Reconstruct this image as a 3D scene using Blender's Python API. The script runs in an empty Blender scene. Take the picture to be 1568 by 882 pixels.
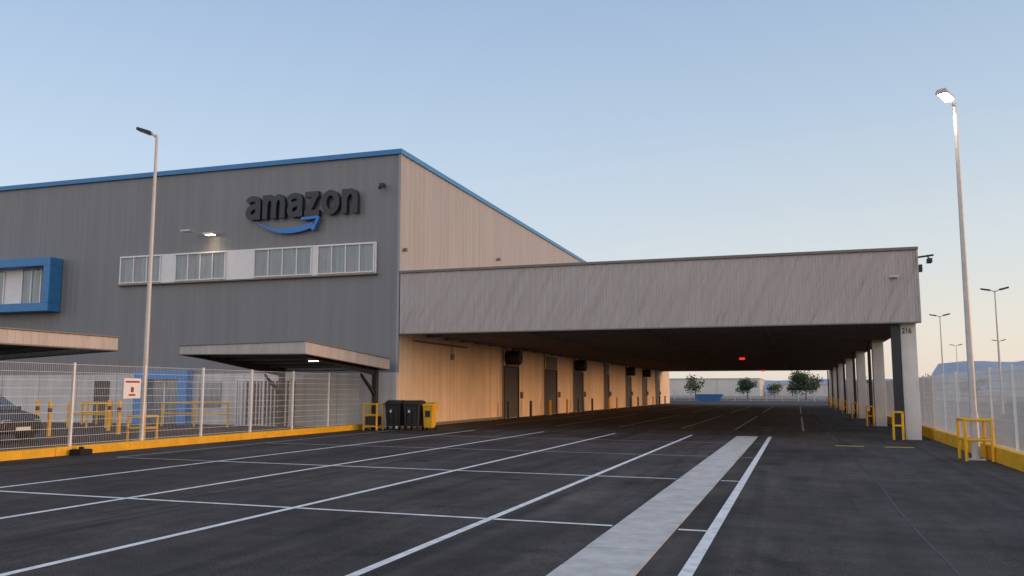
import bpy, bmesh, math, random
from mathutils import Vector, Matrix
random.seed(7)
sc=bpy.context.scene
D=bpy.data
sc.view_settings.view_transform='Standard'; sc.view_settings.look='None'; sc.view_settings.exposure=0

# ------------------------------------------------------------ materials
def mat(name,col,rough=0.7,var=0.12,scale=1.5,bump=0.0,bscale=30,metal=0.0,emit=None,es=0,stretch=(1,1,1),spec=0.5,rot=(0,0,0),bdist=.02,streak=0):
    m=D.materials.new(name); m.use_nodes=True
    n=m.node_tree.nodes; l=m.node_tree.links
    b=n['Principled BSDF']; b.inputs['Roughness'].default_value=rough; b.inputs['Metallic'].default_value=metal
    b.inputs['Specular IOR Level'].default_value=spec
    tc=n.new('ShaderNodeTexCoord'); mp=n.new('ShaderNodeMapping'); mp.inputs['Scale'].default_value=stretch
    rt=n.new('ShaderNodeMapping'); rt.inputs['Rotation'].default_value=rot
    l.new(tc.outputs['Object'],rt.inputs['Vector']); l.new(rt.outputs[0],mp.inputs['Vector'])
    nz=n.new('ShaderNodeTexNoise'); nz.inputs['Scale'].default_value=scale; nz.inputs['Detail'].default_value=6; nz.inputs['Roughness'].default_value=0.65
    l.new(mp.outputs[0],nz.inputs['Vector'])
    mr=n.new('ShaderNodeMapRange'); mr.inputs['From Min'].default_value=.25; mr.inputs['From Max'].default_value=.75
    mr.inputs['To Min'].default_value=1-var; mr.inputs['To Max'].default_value=1+var
    l.new(nz.outputs['Fac'],mr.inputs['Value']); val=mr.outputs[0]
    if streak:
        m3=n.new('ShaderNodeMapping'); m3.inputs['Scale'].default_value=(3.5,3.5,.12); l.new(tc.outputs['Object'],m3.inputs['Vector'])
        n3=n.new('ShaderNodeTexNoise'); n3.inputs['Scale'].default_value=1; n3.inputs['Detail'].default_value=5; l.new(m3.outputs[0],n3.inputs['Vector'])
        r3=n.new('ShaderNodeMapRange'); r3.inputs['From Min'].default_value=.35; r3.inputs['From Max'].default_value=.7; r3.inputs['To Min'].default_value=1+streak*.3; r3.inputs['To Max'].default_value=1-streak
        l.new(n3.outputs['Fac'],r3.inputs['Value']); mu=n.new('ShaderNodeMath'); mu.operation='MULTIPLY'; l.new(val,mu.inputs[0]); l.new(r3.outputs[0],mu.inputs[1]); val=mu.outputs[0]
    mx=n.new('ShaderNodeVectorMath'); mx.operation='SCALE'; mx.inputs[0].default_value=col[:3]
    l.new(val,mx.inputs['Scale']); l.new(mx.outputs[0],b.inputs['Base Color'])
    if bump>0:
        n2=n.new('ShaderNodeTexNoise'); n2.inputs['Scale'].default_value=bscale; n2.inputs['Detail'].default_value=4
        l.new(mp.outputs[0],n2.inputs['Vector'])
        bp=n.new('ShaderNodeBump'); bp.inputs['Strength'].default_value=bump; bp.inputs['Distance'].default_value=bdist
        l.new(n2.outputs['Fac'],bp.inputs['Height']); l.new(bp.outputs[0],b.inputs['Normal'])
    if emit:
        b.inputs['Emission Color'].default_value=(*emit,1); b.inputs['Emission Strength'].default_value=es
    return m

def asphalt_mat():
    m=D.materials.new('asphalt'); m.use_nodes=True
    n=m.node_tree.nodes; l=m.node_tree.links; b=n['Principled BSDF']
    tc=n.new('ShaderNodeTexCoord')
    def noise(scale,detail=5,st=(1,1,1),dist=0):
        mp=n.new('ShaderNodeMapping'); mp.inputs['Scale'].default_value=st; l.new(tc.outputs['Object'],mp.inputs['Vector'])
        z=n.new('ShaderNodeTexNoise'); z.inputs['Scale'].default_value=scale; z.inputs['Detail'].default_value=detail; z.inputs['Distortion'].default_value=dist
        l.new(mp.outputs[0],z.inputs['Vector']); return z.outputs['Fac']
    def rng(s,a,c,f0=.3,f1=.7):
        r=n.new('ShaderNodeMapRange'); r.inputs['From Min'].default_value=f0; r.inputs['From Max'].default_value=f1
        r.inputs['To Min'].default_value=a; r.inputs['To Max'].default_value=c; l.new(s,r.inputs['Value']); return r.outputs[0]
    def mul(a,c):
        r=n.new('ShaderNodeMath'); r.operation='MULTIPLY'; l.new(a,r.inputs[0]); l.new(c,r.inputs[1]); return r.outputs[0]
    v=mul(rng(noise(.22,4,dist=1),.66,1.38),rng(noise(1.6,6,(1.6,.2,1)),.8,1.22))
    v=mul(v,rng(noise(55,3),.45,1.65))
    v=mul(v,rng(noise(2.2,8),.82,1.2))
    v=mul(v,rng(noise(.9,3),.45,1.0,.26,.37))
    v=mul(v,rng(noise(.35,3,(5,.12,1)),1.0,1.3,.55,.7))
    v=mul(v,rng(noise(.5,3,(3.2,.1,1),.6),1.0,.68,.56,.66))
    s=n.new('ShaderNodeVectorMath'); s.operation='SCALE'; s.inputs[0].default_value=(.066,.0535,.046); l.new(v,s.inputs['Scale'])
    l.new(s.outputs[0],b.inputs['Base Color'])
    l.new(rng(noise(.5,5),.74,.95),b.inputs['Roughness']); b.inputs['Specular IOR Level'].default_value=.2
    bp=n.new('ShaderNodeBump'); bp.inputs['Strength'].default_value=.6; bp.inputs['Distance'].default_value=.012
    l.new(noise(80,3),bp.inputs['Height']); l.new(bp.outputs[0],b.inputs['Normal'])
    return m
M={}
M['asphalt']=asphalt_mat()
M['seam']=mat('bitumen_seam',(.022,.02,.019),.6,.3,5)
M['land']=mat('dry_land',(.22,.19,.15),.95,.3,.05)
M['paint']=mat('worn_white_paint',(.85,.78,.72),.7,.3,6,.2,80)
M['paint_old']=mat('faded_white_paint',(.42,.38,.35),.8,.35,7,.2,80)
M['ypaint']=mat('yellow_paint_line',(.6,.42,.05),.7,.2,9)
M['concrete']=mat('concrete_slab',(.60,.54,.48),.85,.25,2.5,.3,40)
M['column']=mat('column_concrete',(.76,.69,.62),.8,.1,2,.15,20,streak=.1)
M['grey']=mat('grey_cladding',(.235,.223,.22),.5,.06,.5,.1,1.0,stretch=(3,3,.3),streak=.09)
M['fascia']=mat('fascia_cladding',(.385,.335,.318),.38,.08,.8,.8,1.0,stretch=(2.4,1.5,.35),metal=.3,rot=(0,math.radians(-22),0),bdist=.12)
M['beige']=mat('beige_cladding',(.34,.33,.325),.55,.07,.5,.1,1.0,stretch=(3,3,.3),streak=.1)
M['cream']=mat('cream_wall',(.84,.64,.45),.7,.1,.6,streak=.15)
M['basewall']=mat('base_precast',(.66,.62,.58),.75,.1,1,streak=.15)
M['blue']=mat('blue_trim',(.045,.22,.46),.45,.1,2)
M['bluedoor']=mat('blue_door_paint',(.06,.28,.6),.5,.1,2)
M['dark']=mat('dark_soffit',(.40,.345,.31),.75,.15,1)
M['beam']=mat('soffit_beam',(.22,.19,.17),.7,.15,1)
M['black']=mat('black_steel',(.022,.022,.024),.5,.2,3)
M['logo']=mat('logo_letter',(.026,.026,.03),.4,.15,4)
M['logoblue']=mat('logo_arrow',(.03,.2,.55),.35,.1,4)
M['door']=mat('steel_door',(.07,.06,.058),.55,.2,2)
M['dframe']=mat('door_frame',(.2,.175,.16),.6,.1,2)
M['white']=mat('white_frame',(.86,.79,.74),.5,.05,3)
M['glass']=mat('window_glass',(.22,.25,.265),.08,.45,1.2,0,1,stretch=(6,1,.4),spec=.8)
M['blind']=mat('window_blind',(.36,.36,.35),.6,.1,3)
M['cglass']=mat('car_glass',(.02,.025,.03),.05,.1,1)
M['galv']=mat('galvanised_pole',(.58,.53,.49),.5,.12,4,metal=.15)
M['fence']=mat('fence_wire_white',(.66,.62,.59),.5,.08,3)
M['post']=mat('fence_post_white',(.8,.76,.71),.5,.08,3)
M['yellow']=mat('safety_yellow',(.84,.43,.012),.55,.2,3,.1,20)
M['binblk']=mat('bin_plastic',(.02,.02,.022),.45,.2,4)
M['rubber']=mat('rubber',(.015,.015,.015),.9,.2,6)
M['carpaint']=mat('dark_car_paint',(.03,.035,.04),.25,.05,2,metal=.4)
M['chrome']=mat('alloy',(.5,.5,.5),.3,.05,2,metal=.8)
M['redlamp']=mat('red_lamp',(.5,.02,.01),.4,.1,3,emit=(1,.04,.03),es=1.0)
M['lit']=mat('lit_lens',(.9,.9,.85),.3,.02,3,emit=(1,.95,.85),es=40)
M['litw']=mat('lit_wall_lens',(.9,.9,.85),.3,.02,3,emit=(1,.85,.6),es=8)
M['lens']=mat('lamp_lens',(.4,.4,.42),.2,.05,3)
M['signw']=mat('sign_panel',(.82,.8,.78),.5,.04,3)
M['signr']=mat('sign_ink',(.35,.03,.03),.5,.04,3)
M['farwall']=mat('distant_cladding',(.66,.59,.53),.7,.08,.3)
M['farroof']=mat('distant_roof',(.5,.46,.43),.7,.08,.3)
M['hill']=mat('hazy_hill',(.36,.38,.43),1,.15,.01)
M['bark']=mat('bark',(.08,.06,.045),.9,.2,6)
M['leafa']=mat('foliage_dark',(.035,.06,.022),.8,.3,3)
M['leafb']=mat('foliage_light',(.075,.11,.035),.8,.3,3)
M['skip']=mat('blue_skip_paint',(.06,.2,.42),.5,.15,2)
M['beige2']=mat('carport_fascia',(.50,.45,.41),.5,.1,1,streak=.12)

def gz(x): return -0.0075*(max(-25,min(10,x))+8)

# ------------------------------------------------------------ mesh helpers
def empty(name,loc=(0,0,0)):
    e=D.objects.new(name,None); e.empty_display_size=.3; e.location=loc
    sc.collection.objects.link(e); return e
class B:
    def __init__(s): s.v=[]; s.f=[]
    def add(s,vs,fs):
        o=len(s.v); s.v+= [tuple(v) for v in vs]; s.f+=[tuple(i+o for i in f) for f in fs]
    def box(s,x0,x1,y0,y1,z0,z1):
        s.add([(x0,y0,z0),(x1,y0,z0),(x1,y1,z0),(x0,y1,z0),(x0,y0,z1),(x1,y0,z1),(x1,y1,z1),(x0,y1,z1)],
              [(0,3,2,1),(4,5,6,7),(0,1,5,4),(1,2,6,5),(2,3,7,6),(3,0,4,7)])
    def hexa(s,p):
        s.add(p,[(0,3,2,1),(4,5,6,7),(0,1,5,4),(1,2,6,5),(2,3,7,6),(3,0,4,7)])
    def tube(s,a,b,r0,r1=None,n=12):
        r1=r0 if r1 is None else r1
        a=Vector(a); b=Vector(b); d=(b-a).normalized()
        u=d.orthogonal().normalized(); w=d.cross(u)
        vs=[]
        for P,r in((a,r0),(b,r1)):
            for i in range(n):
                t=2*math.pi*i/n; vs.append(P+u*math.cos(t)*r+w*math.sin(t)*r)
        fs=[(i,(i+1)%n,n+(i+1)%n,n+i) for i in range(n)]
        fs.append(tuple(range(n))[::-1]); fs.append(tuple(range(n,2*n)))
        s.add(vs,fs)
    def obj(s,name,m,parent=None,bevel=0,smooth=False):
        me=D.meshes.new(name); me.from_pydata(s.v,[],s.f); me.update()
        bm=bmesh.new(); bm.from_mesh(me); bmesh.ops.recalc_face_normals(bm,faces=bm.faces); bm.to_mesh(me); bm.free()
        me.materials.append(M[m] if isinstance(m,str) else m)
        o=D.objects.new(name,me); sc.collection.objects.link(o)
        if parent: o.parent=parent
        if bevel:
            md=o.modifiers.new('bev','BEVEL'); md.width=bevel; md.segments=2; md.limit_method='ANGLE'
        if smooth:
            for p in me.polygons: p.use_smooth=True
            try: me.set_sharp_from_angle(angle=math.radians(40))
            except Exception: pass
        return o
def boxo(name,m,parent,*c,bevel=0):
    b=B(); b.box(*c); return b.obj(name,m,parent,bevel)
def ribbed(a,b,z0,z1,const,axis,sign,pitch,depth):
    bb=B(); pts=[]; t=a
    while t<b-1e-6:
        for fr,h in((0,0),(.55,0),(.65,1),(.9,1)):
            q=t+fr*pitch
            if q<b: pts.append((q,h*depth*sign))
        t+=pitch
    pts.append((b,0))
    vs=[];fs=[]
    for q,h in pts:
        for z in(z0,z1):
            vs.append((q,const+h,z) if axis=='x' else (const+h,q,z))
    for i in range(len(pts)-1): fs.append((2*i,2*i+2,2*i+3,2*i+1))
    bb.add(vs,fs); return bb

# ------------------------------------------------------------ ground
def sheet(name,m,x0,x1,y0,y1,dz,parent=None,xs=()):
    X=[x0]+[q for q in sorted(set(list(xs)+[-25,10])) if x0<q<x1]+[x1]
    b=B(); vs=[];fs=[]
    for q in X:
        vs+= [(q,y0,gz(q)+dz),(q,y1,gz(q)+dz)]
    for i in range(len(X)-1): fs.append((2*i,2*i+2,2*i+3,2*i+1))
    b.add(vs,fs); return b.obj(name,m,parent)
sheet('ground','land',-4000,4000,-300,6000,-.008)
sheet('asphalt_yard','asphalt',-70,60,-40,190,-.004)
# bitumen seams between paving lanes (slightly wandering)
sm=empty('paving_seam')
for x0,ya,yb in((1.35,-5,110),(-8.6,-5,34),(-14.6,5,110)):
    b=B(); vs=[];fs=[]; y=ya; k=0
    while y<=yb:
        dx=.025*math.sin(y*.7+x0)+random.uniform(-.008,.008); w=.012+random.uniform(0,.01)
        vs+=[(x0+dx-w,y,gz(x0)-.0015),(x0+dx+w,y,gz(x0)-.0015)]; y+=.6; k+=1
    for i in range(k-1): fs.append((2*i,2*i+1,2*i+3,2*i+2))
    b.add(vs,fs); b.obj('seam','seam',sm)
mk=empty('parking_marking')
W=.055
def yl(x,y0,y1,w=W,m='paint',nm='bay_line'): sheet(nm,m,x-w,x+w,y0,y1,.001,mk)
for x in(-3.95,-6.93,-9.88,-12.85): yl(x,2,34.3)
yl(-1.06,2,34.3,.065)
yl(-15.75,17.3,33.5,.045,'paint_old')
for y in(11.1,17.3,23.5,29.7):
    for a,b2 in((-12.79,-9.94),(-9.82,-6.99),(-6.87,-4.01),(-3.89,-2.3),(-1.47,-1.13)):
        sheet('cross_line','paint' if y<18 else 'paint_old',a,b2,y-W*.9,y+W*.9,.001,mk)
    if y>12: sheet('cross_line','paint_old',-15.7,-12.91,y-W*.9,y+W*.9,.001,mk)
for x in(-13.9,-10.9,-7.95,-5.05,-2.7,.15):
    yl(x,40,62,.05,'paint_old'); yl(x,70,100,.05,'paint_old')
for x0 in(1.05,2.5):
    sheet('yellow_dash','ypaint',x0,x0+.85,29.5,29.85,.001,mk)
st=empty('concrete_drainage_strip')
y=1.5
while y<34.2:
    dz=random.uniform(0,.004); a=random.uniform(0,.006)
    b=B(); b.box(-2.27+a,-1.5+a,y+.012,min(y+.99,34.3),gz(-2)-.1,gz(-1.9)+.006+dz)
    b.obj('slab','concrete',st); y+=1.0
    
# ------------------------------------------------------------ warehouse
YF=34.2; XC=-16.4; ZR=12.35; YB=118; XL=-75
wh=empty('warehouse_building')
boxo('core','grey',wh,XL,XC-.12,YF+.12,YB,-.3,ZR-.1)
ribbed(XL,XC-.05,2.45,ZR-.2,YF+.05,'x',-1,.333,.007).obj('front_cladding','grey',wh)
ribbed(YF+.08,YB,4.6,ZR-.2,XC-.04,'y',1,.5,.02).obj('side_cladding','beige',wh)
boxo('corner_flashing','beige',wh,XC-.1,XC+.02,YF-.01,YF+.1,2.45,ZR-.2)
boxo('precast_base','basewall',wh,XL,XC-.02,YF-.06,YF+.11,-.3,2.45)
b=B(); x=XL+.5
while x<XC-1: b.box(x,x+.015,YF-.064,YF-.06,0,2.44); x+=2.4
b.obj('panel_joint','black',wh)
boxo('roof_trim_front','blue',wh,XL,XC+.07,YF-.09,YF+.15,ZR-.22,ZR)
boxo('roof_trim_side','blue',wh,XC-.16,XC+.07,YF+.152,YB,ZR-.22,ZR)
boxo('dock_wall','cream',wh,XC-.11,XC,YF+.11,YB,-.3,4.6)
b=B(); y=YF+6
while y<YB: b.box(XC,XC+.004,y,y+.02,gz(XC),4.3); y+=6
b.obj('wall_joint','dframe',wh)
for k,(a,b2) in enumerate(((48.5,51.1),(57.3,60.1),(65.3,68.1),(76.5,78.2),(86.7,89.3),(96.5,99.1),(106,108.6))):
    g=gz(XC)
    b=B(); b.box(XC,XC+.09,a-.14,a,g,3.0); b.box(XC,XC+.09,b2,b2+.14,g,3.0); b.box(XC,XC+.09,a-.14,b2+.14,3.0,3.14)
    b.obj('door_frame','black',wh)
    boxo('door_leaf','door',wh,XC,XC+.04,a,b2,g+.02,2.99)
    b=B()
    for j in range(1,6): b.box(XC+.04,XC+.055,a+.05,b2-.05,g+j*.48,g+j*.48+.03)
    b.obj('door_rib','black',wh)
    boxo('door_head_panel','dframe',wh,XC,XC+.06,a+.3,b2+.2,3.16,4.0)
    b=B(); b.tube((XC+.12,a-.5,g),(XC+.12,a-.5,4.1),.05); b.obj('conduit','beam',wh)
    if k in(0,2,4,5):
        b=B(); b.tube((XC+.0,a+.6,3.62),(XC+.75,a+.6,3.62),.42,.42,20); b.tube((XC+.75,a+.6,3.62),(XC+.85,a+.6,3.62),.46,.40,20); b.obj('air_heater','black',wh,smooth=True)
        b=B(); b.box(XC+.35,XC+.45,a+.55,a+.65,3.9,4.2); b.obj('heater_hanger','black',wh)
    b=B(); b.box(XC,XC+.12,b2+.6,b2+.9,1.2,1.6); b.obj('control_box','dframe',wh)
    b=B()
    for yy in(a-.9,b2+.9): b.tube((XC+.6,yy,g),(XC+.6,yy,g+1.0),.08)
    b.obj('door_bollard','yellow' if k%2 else 'black',wh)
b=B(); b.box(XC,XC+.15,YF+1.5,YF+8,3.86,3.94); b.box(XC,XC+.1,40.2,40.5,3.2,3.5); b.tube((XC+.05,40.3,3.5),(XC+.05,40.3,4.1),.02); b.obj('cable_tray','beam',wh)
boxo('dock_kerb','dframe',wh,XC,XC+.12,YF+.3,48,-.1,gz(XC)+.12)
# upper windows
b=B(); b.box(-31.5,-17.5,YF-.06,YF+.02,6.83,8.22); b.obj('window_band','white',wh)
for a,b2,n in((-31.4,-29.05,3),(-28.15,-25.35,4),(-23.75,-20.75,4),(-20.4,-17.6,4)):
    gl=B();fr=B();bl=B(); w=(b2-a)/n
    gl.box(a,b2,YF-.07,YF-.062,6.92,8.13)
    for j in range(n+1):
        x=a+j*w; fr.box(x-.025,x+.025,YF-.12,YF-.071,6.92,8.13)
    for j in range(n):
        x=a+j*w; q=random.choice((.0,.25,.45,.6)); 
        if q: bl.box(x+.05,x+w*q,YF-.078,YF-.0715,6.94,8.11)
    fr.box(a-.04,b2+.04,YF-.14,YF-.071,8.131,8.18); fr.box(a-.04,b2+.04,YF-.14,YF-.071,6.87,6.919)
    gl.obj('window_glass','glass',wh); fr.obj('window_frame','white',wh)
    if bl.v: bl.obj('window_blind','blind',wh)
boxo('window_sill','beam',wh,-31.55,-17.45,YF-.16,YF+.0,6.76,6.82)
x0,x1,z0,z1=-50,-35.15,5.6,8.3;P=.75;T=.42
b=B(); b.box(x0,x1,YF-P,YF+.02,z1-T,z1); b.box(x0,x1,YF-P,YF+.02,z0,z0+T); b.box(x1-T,x1,YF-P,YF+.02,z0+T,z1-T); b.box(x0,x0+T,YF-P,YF+.02,z0+T,z1-T)
b.obj('blue_window_surround','blue',wh,.02)
boxo('surround_panel','white',wh,x0+T,x1-T,YF-.06,YF+.02,z0+T,z1-T)
for a,b2,n in((-37.6,-35.75,3),(-42,-38.8,4),(-46.5,-43.3,4)):
    gl=B();fr=B(); w=(b2-a)/n; gl.box(a,b2,YF-.08,YF-.062,z0+T+.05,z1-T-.05)
    for j in range(n+1): fr.box(a+j*w-.035,a+j*w+.035,YF-.12,YF-.082,z0+T+.02,z1-T-.02)
    gl.obj('window_glass','glass',wh); fr.obj('window_frame','white',wh)
# entrance portal
b=B(); b.box(-29.9,-29.4,YF-.5,YF-.065,0,2.6); b.box(-27.4,-26.9,YF-.5,YF-.065,0,2.6); b.box(-29.4,-27.4,YF-.5,YF-.065,2.2,2.6)
b.obj('entrance_portal','bluedoor',wh)
boxo('entrance_glass','glass',wh,-29.38,-27.42,YF-.12,YF-.066,.1,2.19)
b=B(); b.box(-28.44,-28.36,YF-.17,YF-.121,.1,2.19); b.obj('entrance_mullion','white',wh)
boxo('side_window','glass',wh,-26.5,-25.3,YF-.12,YF-.066,.9,2.1)
boxo('staff_door','door',wh,-32.6,-31.7,YF-.1,YF-.066,.1,2.15)
b=B()
for j in range(15):
    x=-24.1+j*.19; b.box(x,x+.05,YF-.5,YF-.44,.12,2.1)
b.box(-24.15,-21.35,YF-.51,YF-.43,2.1,2.2); b.box(-24.15,-21.35,YF-.51,YF-.43,.1,.119)
b.box(-24.2,-24.151,YF-.53,YF-.41,0,2.25); b.box(-22.8,-22.7,YF-.53,YF-.511,0,2.25); b.box(-21.349,-21.3,YF-.53,YF-.41,0,2.25)
b.obj('grille_gate','white',wh)
boxo('grille_recess','black',wh,-24,-21.4,YF-.1,YF-.066,.15,2.1)
# ---- logo letters built from heavy strokes
def spline(P,k=6):
    out=[]
    for i in range(len(P)-1):
        p0=P[max(0,i-1)];p1=P[i];p2=P[i+1];p3=P[min(len(P)-1,i+2)]
        for j in range(k):
            t=j/k
            out.append(tuple(.5*((2*p1[c])+(-p0[c]+p2[c])*t+(2*p0[c]-5*p1[c]+4*p2[c]-p3[c])*t*t+(-p0[c]+3*p1[c]-3*p2[c]+p3[c])*t**3) for c in(0,1)))
    out.append(P[-1]); return out
LB=B()
def stroke(P,w,f,yy,closed=False):
    n=len(P); L=[];R=[]
    for i in range(n):
        a=Vector(P[(i-1)%n] if closed or i>0 else P[0]); c=Vector(P[(i+1)%n] if closed or i<n-1 else P[-1])
        d=(c-a).normalized(); nn=Vector((-d.y,d.x)); p=Vector(P[i]); L.append(f(p+nn*w/2)); R.append(f(p-nn*w/2))
    m=n if closed else n-1; vs=[]
    for q in(L,R):
        for x,z in q: vs.append((x,yy,z))
    for q in(L,R):
        for x,z in q: vs.append((x,YF-.05,z))
    fs=[]
    for i in range(m):
        j=(i+1)%n
        fs+= [(i,j,n+j,n+i),(2*n+i,3*n+i,3*n+j,2*n+j),(i,2*n+i,2*n+j,j),(n+i,n+j,3*n+j,3*n+i)]
    if not closed: fs+=[(0,n,3*n,2*n),(n-1,3*n-1,4*n-1,2*n-1)]
    LB.add(vs,fs)
sw=.235
A_=[('s',[(.09,.74),(.2,.85),(.38,.885),(.54,.83),(.6,.66),(.6,.45),(.6,0)]),('s',[(.6,.56),(.36,.53),(.18,.43),(.13,.27),(.22,.12),(.38,.11),(.55,.22),(.62,.36)])]
N_=[('l',[(.118,0),(.118,1)]),('s',[(.12,.55),(.19,.76),(.36,.885),(.54,.82),(.6,.6),(.6,.4),(.6,0)])]
M_=[('l',[(.118,0),(.118,1)]),('s',[(.12,.55),(.18,.77),(.32,.885),(.48,.82),(.53,.6),(.53,.4),(.53,0)]),('s',[(.54,.55),(.6,.77),(.74,.885),(.89,.82),(.945,.6),(.945,.4),(.945,0)])]
Z_=[('l',[(.03,.885),(.64,.885)]),('l',[(.52,.86),(.13,.14)]),('l',[(0,.115),(.68,.115)])]
O_=[('c',[(.41+.295*math.cos(t*math.pi/12),.5+.39*math.sin(t*math.pi/12)) for t in range(24)])]
seq=[(A_,.72),(M_,1.063),(A_,.72),(Z_,.68),(O_,.82),(N_,.718)]
tot=sum(w for _,w in seq)+.1*5; S=1.12; SX=5.85/tot; ox=0; kk=0
for G,wd in seq:
    for typ,P in G:
        if typ=='s': P=spline(P)
        kk+=1
        stroke(P,sw,(lambda p,ox=ox:(-24.22+(ox+p[0])*SX,9.56+p[1]*S)),YF-.26-.0015*(kk%4),closed=(typ=='c'))
    ox+=wd+.1
LB.obj('logo_letters','logo',wh)
def plate(poly,y0,y1):
    b=B(); n=len(poly)
    vs=[(x,y0,z) for x,z in poly]+[(x,y1,z) for x,z in poly]
    fs=[(i,(i+1)%n,n+(i+1)%n,n+i) for i in range(n)]
    b.add(vs,fs+[tuple(range(n)),tuple(range(n,2*n))]); return b
b=B(); N=24; top=[];bot=[]
for i in range(N+1):
    t=i/N; x=-23.6+2.95*t
    zc=8.95+.48*((t-.53)/.53)**2 if t<.53 else 8.95+.22*((t-.53)/.47)**2
    th=.03+.17*math.sin(math.pi*min(1,t*.62+.0))
    top.append((x,zc+th*.6)); bot.append((x,zc-th*.7))
for i in range(N):
    q=[bot[i],bot[i+1],top[i+1],top[i]]
    b.add([(x,YF-.22,z) for x,z in q]+[(x,YF-.08,z) for x,z in q],[(0,1,2,3),(4,7,6,5),(0,4,5,1),(3,2,6,7)])
b.obj('logo_smile','logoblue',wh)
b=plate([(-21.25,9.38),(-21.2,9.52),(-20.35,9.55),(-20.42,9.42)],YF-.285,YF-.08)
b2_=plate([(-20.42,9.418),(-20.35,9.548),(-20.28,9.44),(-20.58,8.86),(-20.72,8.96)],YF-.285,YF-.08)
b.add(b2_.v,b2_.f); b.obj('logo_arrowhead','logoblue',wh)
# wall lamp
b=B(); b.tube((-26.9,YF-.02,9.05),(-26.9,YF-.9,9.12),.03); b.box(-27.15,-26.65,YF-1.1,YF-.75,9.05,9.14); b.box(-26.4,-25.8,YF-.5,YF-.05,8.98,9.07); b.obj('wall_lamp_body','galv',wh)
boxo('wall_lamp_lens','litw',wh,-26.3,-25.9,YF-.42,YF-.15,8.965,8.978)
def spot(name,loc,power,col,parent,size=.2,ang=120,rot=(0,0,0)):
    L=D.lights.new(name,'SPOT'); L.energy=power; L.color=col; L.spot_size=math.radians(ang); L.spot_blend=.8; L.shadow_soft_size=size
    o=D.objects.new(name,L); o.location=loc; o.rotation_euler=rot; sc.collection.objects.link(o); o.parent=parent; return o
spot('wall_lamp_light',(-26.1,YF-.4,8.93),40,(1,.8,.55),wh,ang=140)
b=B(); b.box(-17.3,-17.1,YF-.3,YF-.05,10.65,10.8); b.tube((-17.2,YF-.3,10.6),(-17.2,YF-.45,10.55),.07); b.obj('wall_camera','black',wh)
b=B(); b.box(XC+.03,XC+.2,47.2,47.4,9.2,9.35); b.box(XC+.03,XC+.15,34.6,34.75,7.8,7.95); b.obj('side_fixture','dframe',wh)

# ------------------------------------------------------------ canopy
cn=empty('loading_canopy')
XR=4.25; ZB=4.12; ZT=6.86; YC=YF-.02; YE=112
ribbed(XC+.06,XR,ZB+.02,ZT-.1,YC+.02,'x',-1,.25,.017).obj('front_fascia','fascia',cn)
ribbed(YC+.08,YE,ZB+.02,ZT-.1,XR,'y',1,.25,.03).obj('side_fascia','fascia',cn)
boxo('fascia_back','beam',cn,XC+.04,XR-.04,YC+.08,YC+.2,ZB+.02,ZT-.12)
boxo('fascia_cap','dframe',cn,XC+.03,XR+.07,YC-.09,YC+.1,ZT-.1,ZT)
boxo('fascia_cap_side','dframe',cn,XR-.1,XR+.07,YC+.102,YE,ZT-.1,ZT)
boxo('fascia_drip','dframe',cn,XC+.03,XR+.05,YC-.06,YC+.1,ZB-.03,ZB+.018)
boxo('corner_trim','fascia',cn,XR+.0,XR+.06,YC-.04,YC+.075,ZB+.02,ZT-.102)
boxo('roof','fascia',cn,XC+.05,XR-.05,YC+.21,YE,ZT-.5,ZT-.4)
boxo('soffit','dark',cn,XC+.01,XR-.05,YC+.21,YE,4.32,4.4)
b=B(); y=YC+.9
while y<YE: b.box(XC+.02,XR-.06,y,y+.16,4.14,4.318); y+=2.13
b.obj('soffit_beams','beam',cn)
b=B()
for x in(-11.3,-6.2,-1.2): b.box(x,x+.14,YC+.22,YE,4.16,4.319)
b.obj('soffit_long_beams','beam',cn)
yc=YF+.4
while yc<YE:
    g=gz(3.8)
    boxo('column','column',cn,3.63,4.17,yc,yc+.5,g-.05,4.3,bevel=.02)
    b=B(); b.tube((3.48,yc+.1,g+.1),(3.48,yc+.1,4.1),.08); b.obj('downpipe','black',cn)
    b=B()
    for xx in(3.22,3.53): b.tube((xx,yc-.25,g),(xx,yc-.25,g+1.0),.045)
    for zz in(.5,.98): b.tube((3.22,yc-.25,g+zz),(3.53,yc-.25,g+zz),.04)
    b.obj('pipe_guard','yellow',cn)
    yc+=12.8
b=B(); b.box(3.3,3.6,YF+.25,YF+.38,gz(3.2),4.12); b.obj('steel_post','black',cn)
cu=D.curves.new('t','FONT'); cu.body='216'; cu.size=.27; cu.offset=.006
to=D.objects.new('tmp',cu); sc.collection.objects.link(to); bpy.context.view_layer.update()
dg=bpy.context.evaluated_depsgraph_get(); me=D.meshes.new_from_object(to.evaluated_get(dg)); D.objects.remove(to)
for v in me.vertices: v.co=Vector((3.69+v.co.x*.8,YF+.395,3.75+v.co.y))
me.materials.clear(); me.materials.append(M['black']); o=D.objects.new('bay_number',me); sc.collection.objects.link(o); o.parent=cn
for x,y in((-3.6,62),(-3.6,100)):
    b=B(); b.box(x-.18,x+.18,y,y+.2,3.8,3.95); b.obj('red_signal','redlamp',cn)
    b=B(); b.tube((x,y+.1,3.95),(x,y+.1,4.2),.03); b.obj('signal_hanger','black',cn)
b=B(); b.box(3.3,3.6,YC-.25,YC-.04,5.75,5.83); b.obj('fascia_lamp','galv',cn)
b=B(); b.tube((XR+.05,YC+.2,6.5),(XR+.6,YC+.1,6.55),.035); b.box(XR+.35,XR+.5,YC-.25,YC+.15,6.25,6.4); b.tube((XR+.4,YC,6.4),(XR+.4,YC,6.55),.03); b.box(XR+.08,XR+.18,YC-.1,YC+.2,5.95,6.2); b.obj('security_camera','black',cn)

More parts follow.
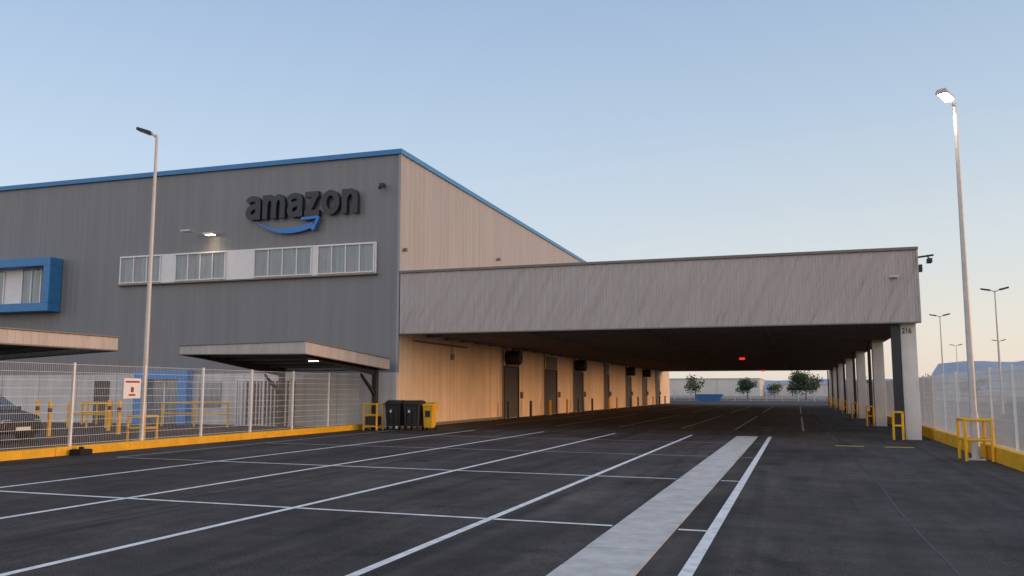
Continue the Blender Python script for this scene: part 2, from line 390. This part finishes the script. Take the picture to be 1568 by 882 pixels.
# ------------------------------------------------------------ fences
def fence(name,x,y0,y1,zb,h,step,first,s0=.055,w0=.0021):
    e=empty(name); g=gz(x)+zb
    b=B(); y=y0
    while y<y1:
        s=s0 if y<50 else 2*s0; w=w0 if y<50 else 2*w0
        b.box(x-w,x+w,y-w,y+w,g,g+h-.05); y+=s
    z=g+.05
    while z<g+h-.03:
        b.box(x+.004,x+.011,y0,y1,z,z+.009); z+=.2
    b.obj('wire_panels','fence',e)
    b=B(); y=first
    while y<y1+.01:
        b.box(x-.03,x+.03,y-.03,y+.03,g-.05,g+h); y+=step
    b.obj('posts','post',e); return e
fence('mesh_fence',-17.5,3,32.8,.2,2.1,2.54,4.9,.06,.0018)
fence('mesh_fence',4.75,4,112,.36,2.0,2.54,5.1,.05,.0026)
def kerb(name,x0,x1,y0,y1,h,m):
    e=empty(name); y=y0
    while y<y1:
        b=B(); g=gz(x0); b.box(x0,x1,y+.008,min(y+2.5,y1),g-.1,g+h+random.uniform(0,.008)); b.obj('kerb_block',m,e,.02); y+=2.5
kerb('yellow_kerb',-17.62,-17.32,2,32.9,.2,'yellow')
kerb('yellow_barrier',4.6,4.9,3,112,.37,'yellow')
e=empty('mesh_fence'); b=B(); x=-40
while x<60:
    b.box(x-.01,x+.01,149.98,150.02,-.1,1.7); x+=.3
for z in(.1,.7,1.3,1.65): b.box(-40,60,150.03,150.06,z,z+.04)
x=-40
while x<60: b.box(x-.05,x+.05,149.9,150,-.1,1.8); x+=2.5
b.obj('end_panels','fence',e)
e=empty('fence_foot'); b=B(); b.box(-17.3,-16.95,17.4,17.8,gz(-17)-.01,gz(-17)+.14); b.tube((-17.12,17.6,gz(-17)+.13),(-17.12,17.6,gz(-17)+.2),.06); b.obj('rubber_foot','rubber',e,.02)
e=empty('warning_sign'); boxo('panel','signw',e,-17.47,-17.45,19.3,19.95,1.45,2.0)
b=B(); b.box(-17.449,-17.445,19.36,19.89,1.88,1.93); b.box(-17.449,-17.445,19.5,19.75,1.52,1.57);
b.box(-17.449,-17.445,19.57,19.68,1.62,1.76); b.obj('sign_marks','signr',e)

# ------------------------------------------------------------ carports
def carport(name,x0,x1,y0,y1,zt,zb,posts,lit):
    e=empty(name)
    c=[('nl',x0,y0),('nr',x1,y0),('fr',x1,y1),('fl',x0,y1)]
    ci=[('nl',x0+.05,y0+.05),('nr',x1-.05,y0+.05),('fr',x1-.05,y1-.05),('fl',x0+.05,y1-.05)]
    b=B(); b.hexa([(x,y,zb[k]+.12) for k,x,y in ci]+[(x,y,zb[k]+.2) for k,x,y in ci]); b.obj('roof_deck','black',e)
    def edge(a,bq,nm):
        (ka,xa,ya),(kb,xb,yb)=a,bq
        L=math.hypot(xb-xa,yb-ya); n=int(L/.22); nx,ny=(yb-ya)/L,-(xb-xa)/L
        vs=[];fs=[];pts=[]
        for i in range(n):
            for fr,h in((0,0),(.5,0),(.6,1),(.9,1)): pts.append(((i+fr)/n,h))
        pts.append((1,0))
        for t,h in pts:
            x=xa+(xb-xa)*t+nx*h*.015; y=ya+(yb-ya)*t+ny*h*.015
            vs+=[(x,y,zb[ka]+(zb[kb]-zb[ka])*t),(x,y,zt[ka]+(zt[kb]-zt[ka])*t)]
        for i in range(len(pts)-1): fs.append((2*i,2*i+2,2*i+3,2*i+1))
        q=B(); q.add(vs,fs); q.obj(nm,'beige2',e)
        q=B(); q.tube((xa+nx*.02,ya+ny*.02,zb[ka]),(xb+nx*.02,yb+ny*.02,zb[kb]),.022,n=6)
        q.tube((xa+nx*.02,ya+ny*.02,zt[ka]),(xb+nx*.02,yb+ny*.02,zt[kb]),.025,n=6); q.obj('fascia_edging','dframe',e)
    for i in range(4): edge(c[i],c[(i+1)%4],'fascia')
    for (px,py) in posts:
        g=gz(px); b=B(); b.box(px-.1,px+.1,py-.12,py+.12,g,zb['fr']+.1)
        b.box(px-.2,px+.2,py-.22,py+.22,g,g+.03); b.obj('post','black',e,.01)
        b=B(); fy=y0+.25
        zn=zb['nr']+.1; zf=zb['fr']+.1
        b.hexa([(px-.06,fy,zn-.1),(px+.06,fy,zn-.1),(px+.06,py,zf-.35),(px-.06,py,zf-.35),(px-.06,fy,zn),(px+.06,fy,zn),(px+.06,py,zf),(px-.06,py,zf)])
        b.obj('cantilever_beam','black',e)
        b=B(); b.hexa([(px-.05,py-1.2,zf-.42),(px+.05,py-1.2,zf-.42),(px+.05,py-.1,zf-1.2),(px-.05,py-.1,zf-1.2),(px-.05,py-1.3,zf-.28),(px+.05,py-1.3,zf-.28),(px+.05,py-.1,zf-1.0),(px-.05,py-.1,zf-1.0)]); b.obj('knee_brace','black',e)
    b=B()
    for k in range(1,5):
        t=k/5; y=y0+(y1-y0)*t
        zl=zb['nl']+(zb['fl']-zb['nl'])*t+.04; zr=zb['nr']+(zb['fr']-zb['nr'])*t+.04
        b.hexa([(x0+.06,y-.04,zl),(x1-.06,y-.04,zr),(x1-.06,y+.04,zr),(x0+.06,y+.04,zl),(x0+.06,y-.04,zl+.076),(x1-.06,y-.04,zr+.076),(x1-.06,y+.04,zr+.076),(x0+.06,y+.04,zl+.076)])
    b.obj('purlins','dframe',e)
    if lit:
        x,y,z=lit; boxo('strip_lamp_body','galv',e,x-.2,x+.2,y-.08,y+.08,z,z+.1); boxo('strip_lamp_lens','litw',e,x-.18,x+.18,y-.06,y+.06,z-.02,z-.003)
    return e
carport('carport',-21.8,-16.45,26.85,33.5,dict(nl=3.33,nr=3.40,fl=2.92,fr=3.02),dict(nl=3.0,nr=2.95,fl=2.52,fr=2.55),((-21.5,33.2),(-16.95,33.2)),(-17.3,28.8,2.78))
carport('carport',-23.5,-17.45,12,19,dict(nl=2.95,nr=3.1,fl=2.95,fr=3.1),dict(nl=2.45,nr=2.74,fl=2.45,fr=2.74),((-22.4,18.5),),None)

# ------------------------------------------------------------ street lamps
def lamp(name,x,y,h,head,lit=False,r=.085,double=False,hs=1):
    e=empty(name); g=gz(x)
    b=B(); b.box(x-.2,x+.2,y-.2,y+.2,g,g+.03); b.tube((x,y,g),(x,y,g+1.2),r*1.25,r*1.2,16); b.tube((x,y,g+1.2),(x,y,h),r,r*.55,16)
    b.obj('pole','galv',e,smooth=True)
    dirs=[Vector(head)] + ([-Vector(head)] if double else [])
    for dv in dirs:
        dv=dv.normalized(); p=Vector((x,y,h)); a=p+dv*.2*hs+Vector((0,0,.06)); c=p+dv*.65*hs+Vector((0,0,.2)); s=dv.cross(Vector((0,0,1)))
        b=B(); b.tube(p-Vector((0,0,.1)),a,.04,.035,10); b.obj('arm','galv',e)
        up=Vector((0,0,1))
        b=B(); P=[]
        for zz,k in((-.05,1),(.06,.75)):
            P+=[a-s*.14*k+up*zz,c-s*.17*k+up*zz,c+s*.17*k+up*zz,a+s*.14*k+up*zz]
        b.hexa(P); b.obj('lamp_head','black' if not lit else 'galv',e,.015)
        b=B(); q=up*-.055; b.hexa([a-s*.1+q*1.25+dv*.05,c-s*.12+q*1.25-dv*.05,c+s*.12+q*1.25-dv*.05,a+s*.1+q*1.25+dv*.05,a-s*.1+q+dv*.05,c-s*.12+q-dv*.05,c+s*.12+q-dv*.05,a+s*.1+q+dv*.05])
        b.obj('lamp_lens','lit' if lit else 'lens',e)
        if lit: spot('lamp_light',(a+c)/2-up*.12,150,(1,.93,.8),e,ang=130)
    return e
lamp('street_lamp',-19.8,22.8,10.05,(-1,-.25,0),r=.08)
lamp('street_lamp',4.25,25.0,9.3,(-.6,-.8,0),lit=True,r=.085)
lamp('street_lamp',14.8,75.3,9.4,(1,-.3,0),double=True,hs=1.5)
lamp('street_lamp',14.3,99.4,9.4,(1,-.3,0),double=True,hs=1.5)
lamp('street_lamp',26,165,9.4,(1,-.3,0),double=True,hs=1.5)
lamp('street_lamp',30,152,9.4,(1,-.3,0),double=True,hs=1.5)
def guard(name,x0,x1,y0,y1,h):
    e=empty(name); g=gz(x0); b=B()
    for x in(x0,x1):
        for y in(y0,y1): b.tube((x,y,g),(x,y,g+h),.04)
    for z in(h*.5,h-.03):
        for y in(y0,y1): b.tube((x0,y,g+z),(x1,y,g+z),.035)
        for x in(x0,x1): b.tube((x,y0,g+z),(x,y1,g+z),.035)
    b.obj('tube_frame','yellow',e)
guard('safety_guard_rail',3.95,4.55,24.5,25.5,1.05)
guard('safety_guard_rail',-20.1,-19.5,22.5,23.1,.8)
for x0,x1,y in((-31.5,-29.8,32.3),(-26.6,-23.2,31.8),(-29.5,-27.5,29.5)):
    e=empty('safety_railing'); g=gz(x0); b=B(); n=3
    for i in range(n): xx=x0+(x1-x0)*i/(n-1); b.tube((xx,y,g),(xx,y,g+1.05),.045)
    for z in(.55,1.0): b.tube((x0,y,g+z),(x1,y,g+z),.035)
    b.obj('rails','yellow',e)
for x,y in((-24.3,23.5),(-23.2,25.5),(-25.5,27.5),(-29,24.5),(-27.5,26)):
    e=empty('bollard'); g=gz(x); b=B(); b.tube((x,y,g),(x,y,g+1.15),.07,n=14); b.tube((x,y,g+1.15),(x,y,g+1.2),.07,.04,14); b.obj('post','yellow',e)
    b=B(); b.tube((x,y,g+.8),(x,y,g+.95),.073,n=14); b.obj('band','black',e)

# ------------------------------------------------------------ bins
def dumpster(x,y,w,d,h):
    e=empty('dumpster'); g=gz(x)
    b=B(); k=.06
    b.hexa([(x+k,y+k,g+.16),(x+w-k,y+k,g+.16),(x+w-k,y+d-k,g+.16),(x+k,y+d-k,g+.16),(x,y,g+h*.86),(x+w,y,g+h*.86),(x+w,y+d,g+h*.86),(x,y+d,g+h*.86)])
    b.obj('body','binblk',e,.03)
    b=B(); b.box(x-.03,x+w+.03,y-.04,y+d+.03,g+h*.86+.003,g+h*.9)
    N=8; vs=[];fs=[]
    for i in range(N+1):
        t=i/N; yy=y-.03+(d+.05)*t; zz=g+h*.9+(.14*math.sin(math.pi*t))
        vs+=[(x-.01,yy,zz),(x+w+.01,yy,zz)]
    for i in range(N): fs.append((2*i,2*i+1,2*i+3,2*i+2))
    fs.append(tuple(2*i for i in range(N+1))); fs.append(tuple(2*i+1 for i in range(N+1)))
    b.add(vs,fs); b.obj('lid','binblk',e,.01)
    b=B()
    for t in(.2,.5,.8): b.box(x+w*t-.02,x+w*t+.02,y-.02,y+.05,g+.3,g+h*.84)
    b.box(x+.1,x+w-.1,y-.05,y-.021,g+h*.7,g+h*.74); b.obj('ribs','binblk',e)
    b=B()
    for xx in(x+.1,x+w-.1):
        for yy in(y+.12,y+d-.12): b.tube((xx-.025,yy,g+.08),(xx+.025,yy,g+.08),.08)
    b.obj('wheels','rubber',e)
    boxo('label','signw',e,x+w*.33,x+w*.5-.03,y+.0,y+.012,g+h*.6,g+h*.69)
dumpster(-16.25,32.7,.72,.8,1.2)
dumpster(-15.45,32.75,.72,.8,1.2)
e=empty('wheelie_bin'); x,y=-14.68,33.0; g=gz(x); b=B()
b.hexa([(x+.04,y+.05,g+.1),(x+.4,y+.05,g+.1),(x+.4,y+.45,g+.1),(x+.04,y+.45,g+.1),(x,y,g+1.0),(x+.46,y,g+1.0),(x+.46,y+.55,g+1.0),(x,y+.55,g+1.0)]); b.obj('body','yellow',e,.03)
b=B(); b.hexa([(x-.02,y-.03,g+1.0),(x+.48,y-.03,g+1.0),(x+.48,y+.6,g+1.0),(x-.02,y+.6,g+1.0),(x,y,g+1.06),(x+.46,y,g+1.06),(x+.46,y+.55,g+1.14),(x,y+.55,g+1.14)]); b.tube((x,y+.62,g+1.05),(x+.46,y+.62,g+1.05),.02); b.obj('lid','yellow',e)
b=B(); b.tube((x+.0,y+.45,g+.1),(x+.05,y+.45,g+.1),.1); b.tube((x+.41,y+.45,g+.1),(x+.46,y+.45,g+.1),.1); b.obj('wheels','rubber',e)
boxo('label','black',e,x+.12,x+.34,y-.0,y+.01,g+.55,g+.8)
e=empty('yellow_bin_rack'); b=B(); g=gz(-16.7)
for x in(-17.0,-16.4):
    for y in(32.3,32.9): b.tube((x,y,g),(x,y,g+1.1),.04)
for z in(.15,.6,1.05):
    for y in(32.3,32.9): b.tube((-17.0,y,g+z),(-16.4,y,g+z),.035)
b.obj('frame','yellow',e); boxo('rack_box','binblk',e,-16.95,-16.45,32.36,32.84,g+.2,g+.55)

# ------------------------------------------------------------ car
def car(name,cx,cy,rot,paint):
    e=empty(name,(cx,cy,gz(cx))); e.rotation_euler=(0,0,rot)
    def loft(secs):
        b=B(); vs=[];fs=[];n=len(secs[0])
        for s in secs: vs+=s
        for i in range(len(secs)-1):
            for j in range(n):
                k=(j+1)%n; fs.append((i*n+j,i*n+k,(i+1)*n+k,(i+1)*n+j))
        fs.append(tuple(range(n))); fs.append(tuple(range((len(secs)-1)*n,len(secs)*n)))
        b.add(vs,fs); return b
    prof=[(-2.1,.45,.62,.7),(-2.0,.28,.86,.82),(-1.5,.22,.93,.88),(-.6,.2,.97,.9),(.6,.2,.97,.9),(1.2,.2,.93,.89),(1.9,.24,.78,.84),(2.12,.36,.62,.7)]
    secs=[]
    for x,zb,zt,w in prof:
        m=(zb+zt)/2
        secs.append([(x,-w*.9,zb),(x,-w,m-.1),(x,-w*.98,zt-.12),(x,-w*.9,zt),(x,w*.9,zt),(x,w*.98,zt-.12),(x,w,m-.1),(x,w*.9,zb)])
    loft(secs).obj('body',paint,e,.02,smooth=True)
    cab=[(-1.95,.92,.96,.76),(-1.45,.92,1.38,.68),(-.9,.94,1.47,.66),(.1,.94,1.46,.66),(.45,.94,1.38,.68),(1.15,.9,.95,.76)]
    secs=[[(x,-.78,zb),(x,-w,zt),(x,w,zt),(x,.78,zb)] for x,zb,zt,w in cab]
    loft(secs).obj('glasshouse','cglass',e,smooth=True)
    b=B(); b.hexa([(-1.5,-.67,1.39),(.42,-.67,1.39),(.42,.67,1.39),(-1.5,.67,1.39),(-1.35,-.6,1.49),(.3,-.6,1.48),(.3,.6,1.48),(-1.35,.6,1.49)]); b.obj('roof',paint,e,.03)
    b=B()
    for sgn in(-1,1):
        for xx,xt in((-.45,-.42),(.35,.3),(-1.5,-1.3)):
            b.hexa([(xx-.04,sgn*.785,.95),(xx+.04,sgn*.785,.95),(xx+.04,sgn*.76,.95),(xx-.04,sgn*.76,.95),(xt-.04,sgn*.69,1.4),(xt+.04,sgn*.69,1.4),(xt+.04,sgn*.66,1.4),(xt-.04,sgn*.66,1.4)])
        b.box(.75,.9,sgn*.85-.06,sgn*.85+.1*sgn+.06,.92,1.05)
    b.obj('pillars_mirrors',paint,e)
    t=B();r=B()
    for xx in(-1.3,1.32):
        for sgn in(-1,1):
            t.tube((xx,sgn*.7,.33),(xx,sgn*.93,.33),.33,n=20); r.tube((xx,sgn*.931,.33),(xx,sgn*.945,.33),.2,n=12)
    t.obj('tyres','rubber',e,smooth=True); r.obj('rims','chrome',e)
    b=B(); b.box(-2.08,-2.0,-.75,-.45,.62,.75); b.box(-2.08,-2.0,.45,.75,.62,.75); b.obj('tail_lights','signr',e)
    b=B(); b.box(1.98,2.08,-.72,-.42,.56,.68); b.box(1.98,2.08,.42,.72,.56,.68); b.obj('head_lights','lens',e)
    b=B(); b.box(-2.125,-2.09,-.26,.26,.48,.58); b.box(2.1,2.14,-.26,.26,.36,.46); b.obj('plates','signw',e)
car('parked_car',-24.3,20.5,0,'carpaint')
def skip(x,y,w,h):
    e=empty('waste_skip'); b=B()
    b.hexa([(x+.2,y,0),(x+w-.5,y,0),(x+w-.5,y+1.8,0),(x+.2,y+1.8,0),(x,y-.05,h),(x+w,y-.05,h),(x+w,y+1.9,h),(x,y+1.9,h)]); b.obj('tub','skip',e,.03)
    b=B(); b.box(x-.05,x+w+.05,y-.12,y-.05,h-.1,h+.02)
    for t in(.15,.3,.45,.6,.75): b.box(x+w*t-.05,x+w*t+.05,y-.11,y-.05,.2,h-.1)
    b.obj('rim_ribs','skip',e)
skip(-15.6,142,4.2,1.15)

# ------------------------------------------------------------ distance
def farbld(name,x0,x1,y0,y1,z,m='farwall'):
    e=empty(name); boxo('walls',m,e,x0,x1,y0,y1,-1,z); boxo('parapet','farroof',e,x0-.2,x1+.2,y0-.2,y1+.2,z,z+.35)
    b=B(); x=x0+2
    while x<x1-2: b.box(x,x+.2,y0-.12,y0,0,z-.1); x+=8
    b.obj('pilasters','farroof',e)
farbld('distant_warehouse',-60,-12,300,340,5.6)
farbld('distant_warehouse',-9,14,330,350,3.8)
farbld('distant_warehouse',70,190,300,350,6.5)
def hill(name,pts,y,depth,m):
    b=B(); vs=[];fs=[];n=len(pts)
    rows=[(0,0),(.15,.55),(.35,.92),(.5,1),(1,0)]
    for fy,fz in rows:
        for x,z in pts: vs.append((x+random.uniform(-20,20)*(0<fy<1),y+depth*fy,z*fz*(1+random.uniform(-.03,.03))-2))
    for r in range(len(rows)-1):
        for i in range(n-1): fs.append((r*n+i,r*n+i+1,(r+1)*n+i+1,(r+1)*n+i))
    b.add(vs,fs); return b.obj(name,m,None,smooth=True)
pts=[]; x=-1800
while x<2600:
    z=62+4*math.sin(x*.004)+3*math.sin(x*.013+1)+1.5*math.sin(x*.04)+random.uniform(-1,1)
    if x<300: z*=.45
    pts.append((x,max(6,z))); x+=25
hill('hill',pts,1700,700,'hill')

def tree(x,y,h,w,dens=700):
    e=empty('tree'); b=B(); rnd=random.Random(int(x*10+y))
    b.tube((x,y,-.2),(x+.1,y,h*.4),.16,.1,8)
    cl=[]
    for i in range(13):
        a=rnd.uniform(0,6.28); rr=rnd.uniform(.05,.36)*w; c=Vector((x+math.cos(a)*rr,y+math.sin(a)*rr,h*rnd.uniform(.34,.84)))
        b.tube((x+.1,y,h*.3),c,.07,.02,6); cl.append((c,rnd.uniform(.15,.25)*w))
    b.obj('trunk_and_limbs','bark',e)
    A=B();C=B()
    for c,r in cl:
        for k in range(dens//13):
            d=Vector((rnd.gauss(0,1),rnd.gauss(0,1),rnd.gauss(0,.8))).normalized()*r*rnd.uniform(.3,1.08); p=c+d
            s=rnd.uniform(.14,.3); u=Vector((rnd.gauss(0,1),rnd.gauss(0,1),rnd.gauss(0,1))).normalized(); v=u.orthogonal().normalized()
            t=(C if d.z>0.1*r and rnd.random()<.7 else A)
            t.add([p-u*s,p+v*s*.6,p+u*s,p-v*s*.6],[(0,1,2,3)])
    A.obj('foliage_shade','leafa',e); C.obj('foliage_light','leafb',e)
tree(1.5,196,5.8,7.6,3000); tree(-10.4,195,4.4,4.8,1300); tree(-20.5,186,5.2,5.5,500)
tree(-6,240,3.8,5,700); tree(24,180,4.2,6,900); tree(34,200,4.5,7,900); tree(12,175,4,5,700)

# ------------------------------------------------------------ world & sun
AZ=math.radians(78); EL=math.radians(5)
sund=Vector((math.sin(AZ)*math.cos(EL),math.cos(AZ)*math.cos(EL),math.sin(EL)))
w=D.worlds.new('World'); sc.world=w; w.use_nodes=True
n=w.node_tree.nodes; l=w.node_tree.links; bg=n['Background']
sky=n.new('ShaderNodeTexSky'); sky.sky_type='NISHITA'; sky.sun_disc=False; sky.sun_elevation=EL; sky.sun_rotation=AZ
sky.air_density=1.0; sky.dust_density=1.0; sky.ozone_density=1.5
sc1=n.new('ShaderNodeVectorMath'); sc1.operation='SCALE'; sc1.inputs['Scale'].default_value=.4; l.new(sky.outputs[0],sc1.inputs[0])
tc=n.new('ShaderNodeTexCoord'); sep=n.new('ShaderNodeSeparateXYZ'); l.new(tc.outputs['Generated'],sep.inputs[0])
def ramp(stops):
    r=n.new('ShaderNodeValToRGB'); e=r.color_ramp.elements
    e[0].position=stops[0][0]; e[0].color=(*stops[0][1],1); e[1].position=stops[-1][0]; e[1].color=(*stops[-1][1],1)
    for p,c in stops[1:-1]: q=e.new(p); q.color=(*c,1)
    l.new(sep.outputs[2],r.inputs[0]); return r
cool=ramp([(0,(.80,.82,.84)),(.1,(.71,.78,.84)),(.25,(.55,.68,.85)),(.42,(.38,.52,.74)),(1,(.30,.41,.62))])
warm=ramp([(0,(.84,.72,.63)),(.06,(.81,.75,.69)),(.15,(.69,.73,.76)),(.3,(.49,.61,.76)),(.45,(.35,.48,.68)),(1,(.30,.41,.62))])
dt=n.new('ShaderNodeVectorMath'); dt.operation='DOT_PRODUCT'; l.new(tc.outputs['Generated'],dt.inputs[0]); dt.inputs[1].default_value=sund
mr=n.new('ShaderNodeMapRange'); mr.interpolation_type='SMOOTHSTEP'; mr.inputs['From Min'].default_value=-.45; mr.inputs['From Max'].default_value=.4; l.new(dt.outputs['Value'],mr.inputs['Value'])
mx=n.new('ShaderNodeMix'); mx.data_type='RGBA'; l.new(mr.outputs[0],mx.inputs['Factor']); l.new(cool.outputs[0],mx.inputs['A']); l.new(warm.outputs[0],mx.inputs['B'])
m2=n.new('ShaderNodeMix'); m2.data_type='RGBA'; m2.inputs['Factor'].default_value=.9; l.new(sc1.outputs[0],m2.inputs['A']); l.new(mx.outputs['Result'],m2.inputs['B'])
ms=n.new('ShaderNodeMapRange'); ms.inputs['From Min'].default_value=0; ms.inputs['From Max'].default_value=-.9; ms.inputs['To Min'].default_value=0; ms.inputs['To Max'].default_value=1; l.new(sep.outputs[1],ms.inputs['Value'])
m3=n.new('ShaderNodeMix'); m3.data_type='RGBA'; l.new(ms.outputs[0],m3.inputs['Factor']); m3.inputs['A'].default_value=(1,1,1,1); m3.inputs['B'].default_value=(1.9,1.6,1.42,1)  # added warm boost to the unseen sky behind the camera, brightens front-facing surfaces
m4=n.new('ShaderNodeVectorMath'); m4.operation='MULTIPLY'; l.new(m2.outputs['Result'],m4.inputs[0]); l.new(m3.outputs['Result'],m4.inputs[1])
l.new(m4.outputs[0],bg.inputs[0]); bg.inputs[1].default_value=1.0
L=D.lights.new('sun','SUN'); L.energy=2.0; L.angle=math.radians(14); L.color=(1,.56,.30)
so=D.objects.new('sun',L); sc.collection.objects.link(so)
so.rotation_euler=sund.to_track_quat('Z','Y').to_euler()

# ------------------------------------------------------------ camera
cam=D.cameras.new('camera'); co=D.objects.new('camera',cam); sc.collection.objects.link(co); sc.camera=co
cam.sensor_width=36; cam.lens=36*1328/1568; cam.clip_end=9000; cam.clip_start=.05
co.location=(0,0,1.65); co.rotation_euler=(math.radians(90+6.78),0,math.radians(18.14))
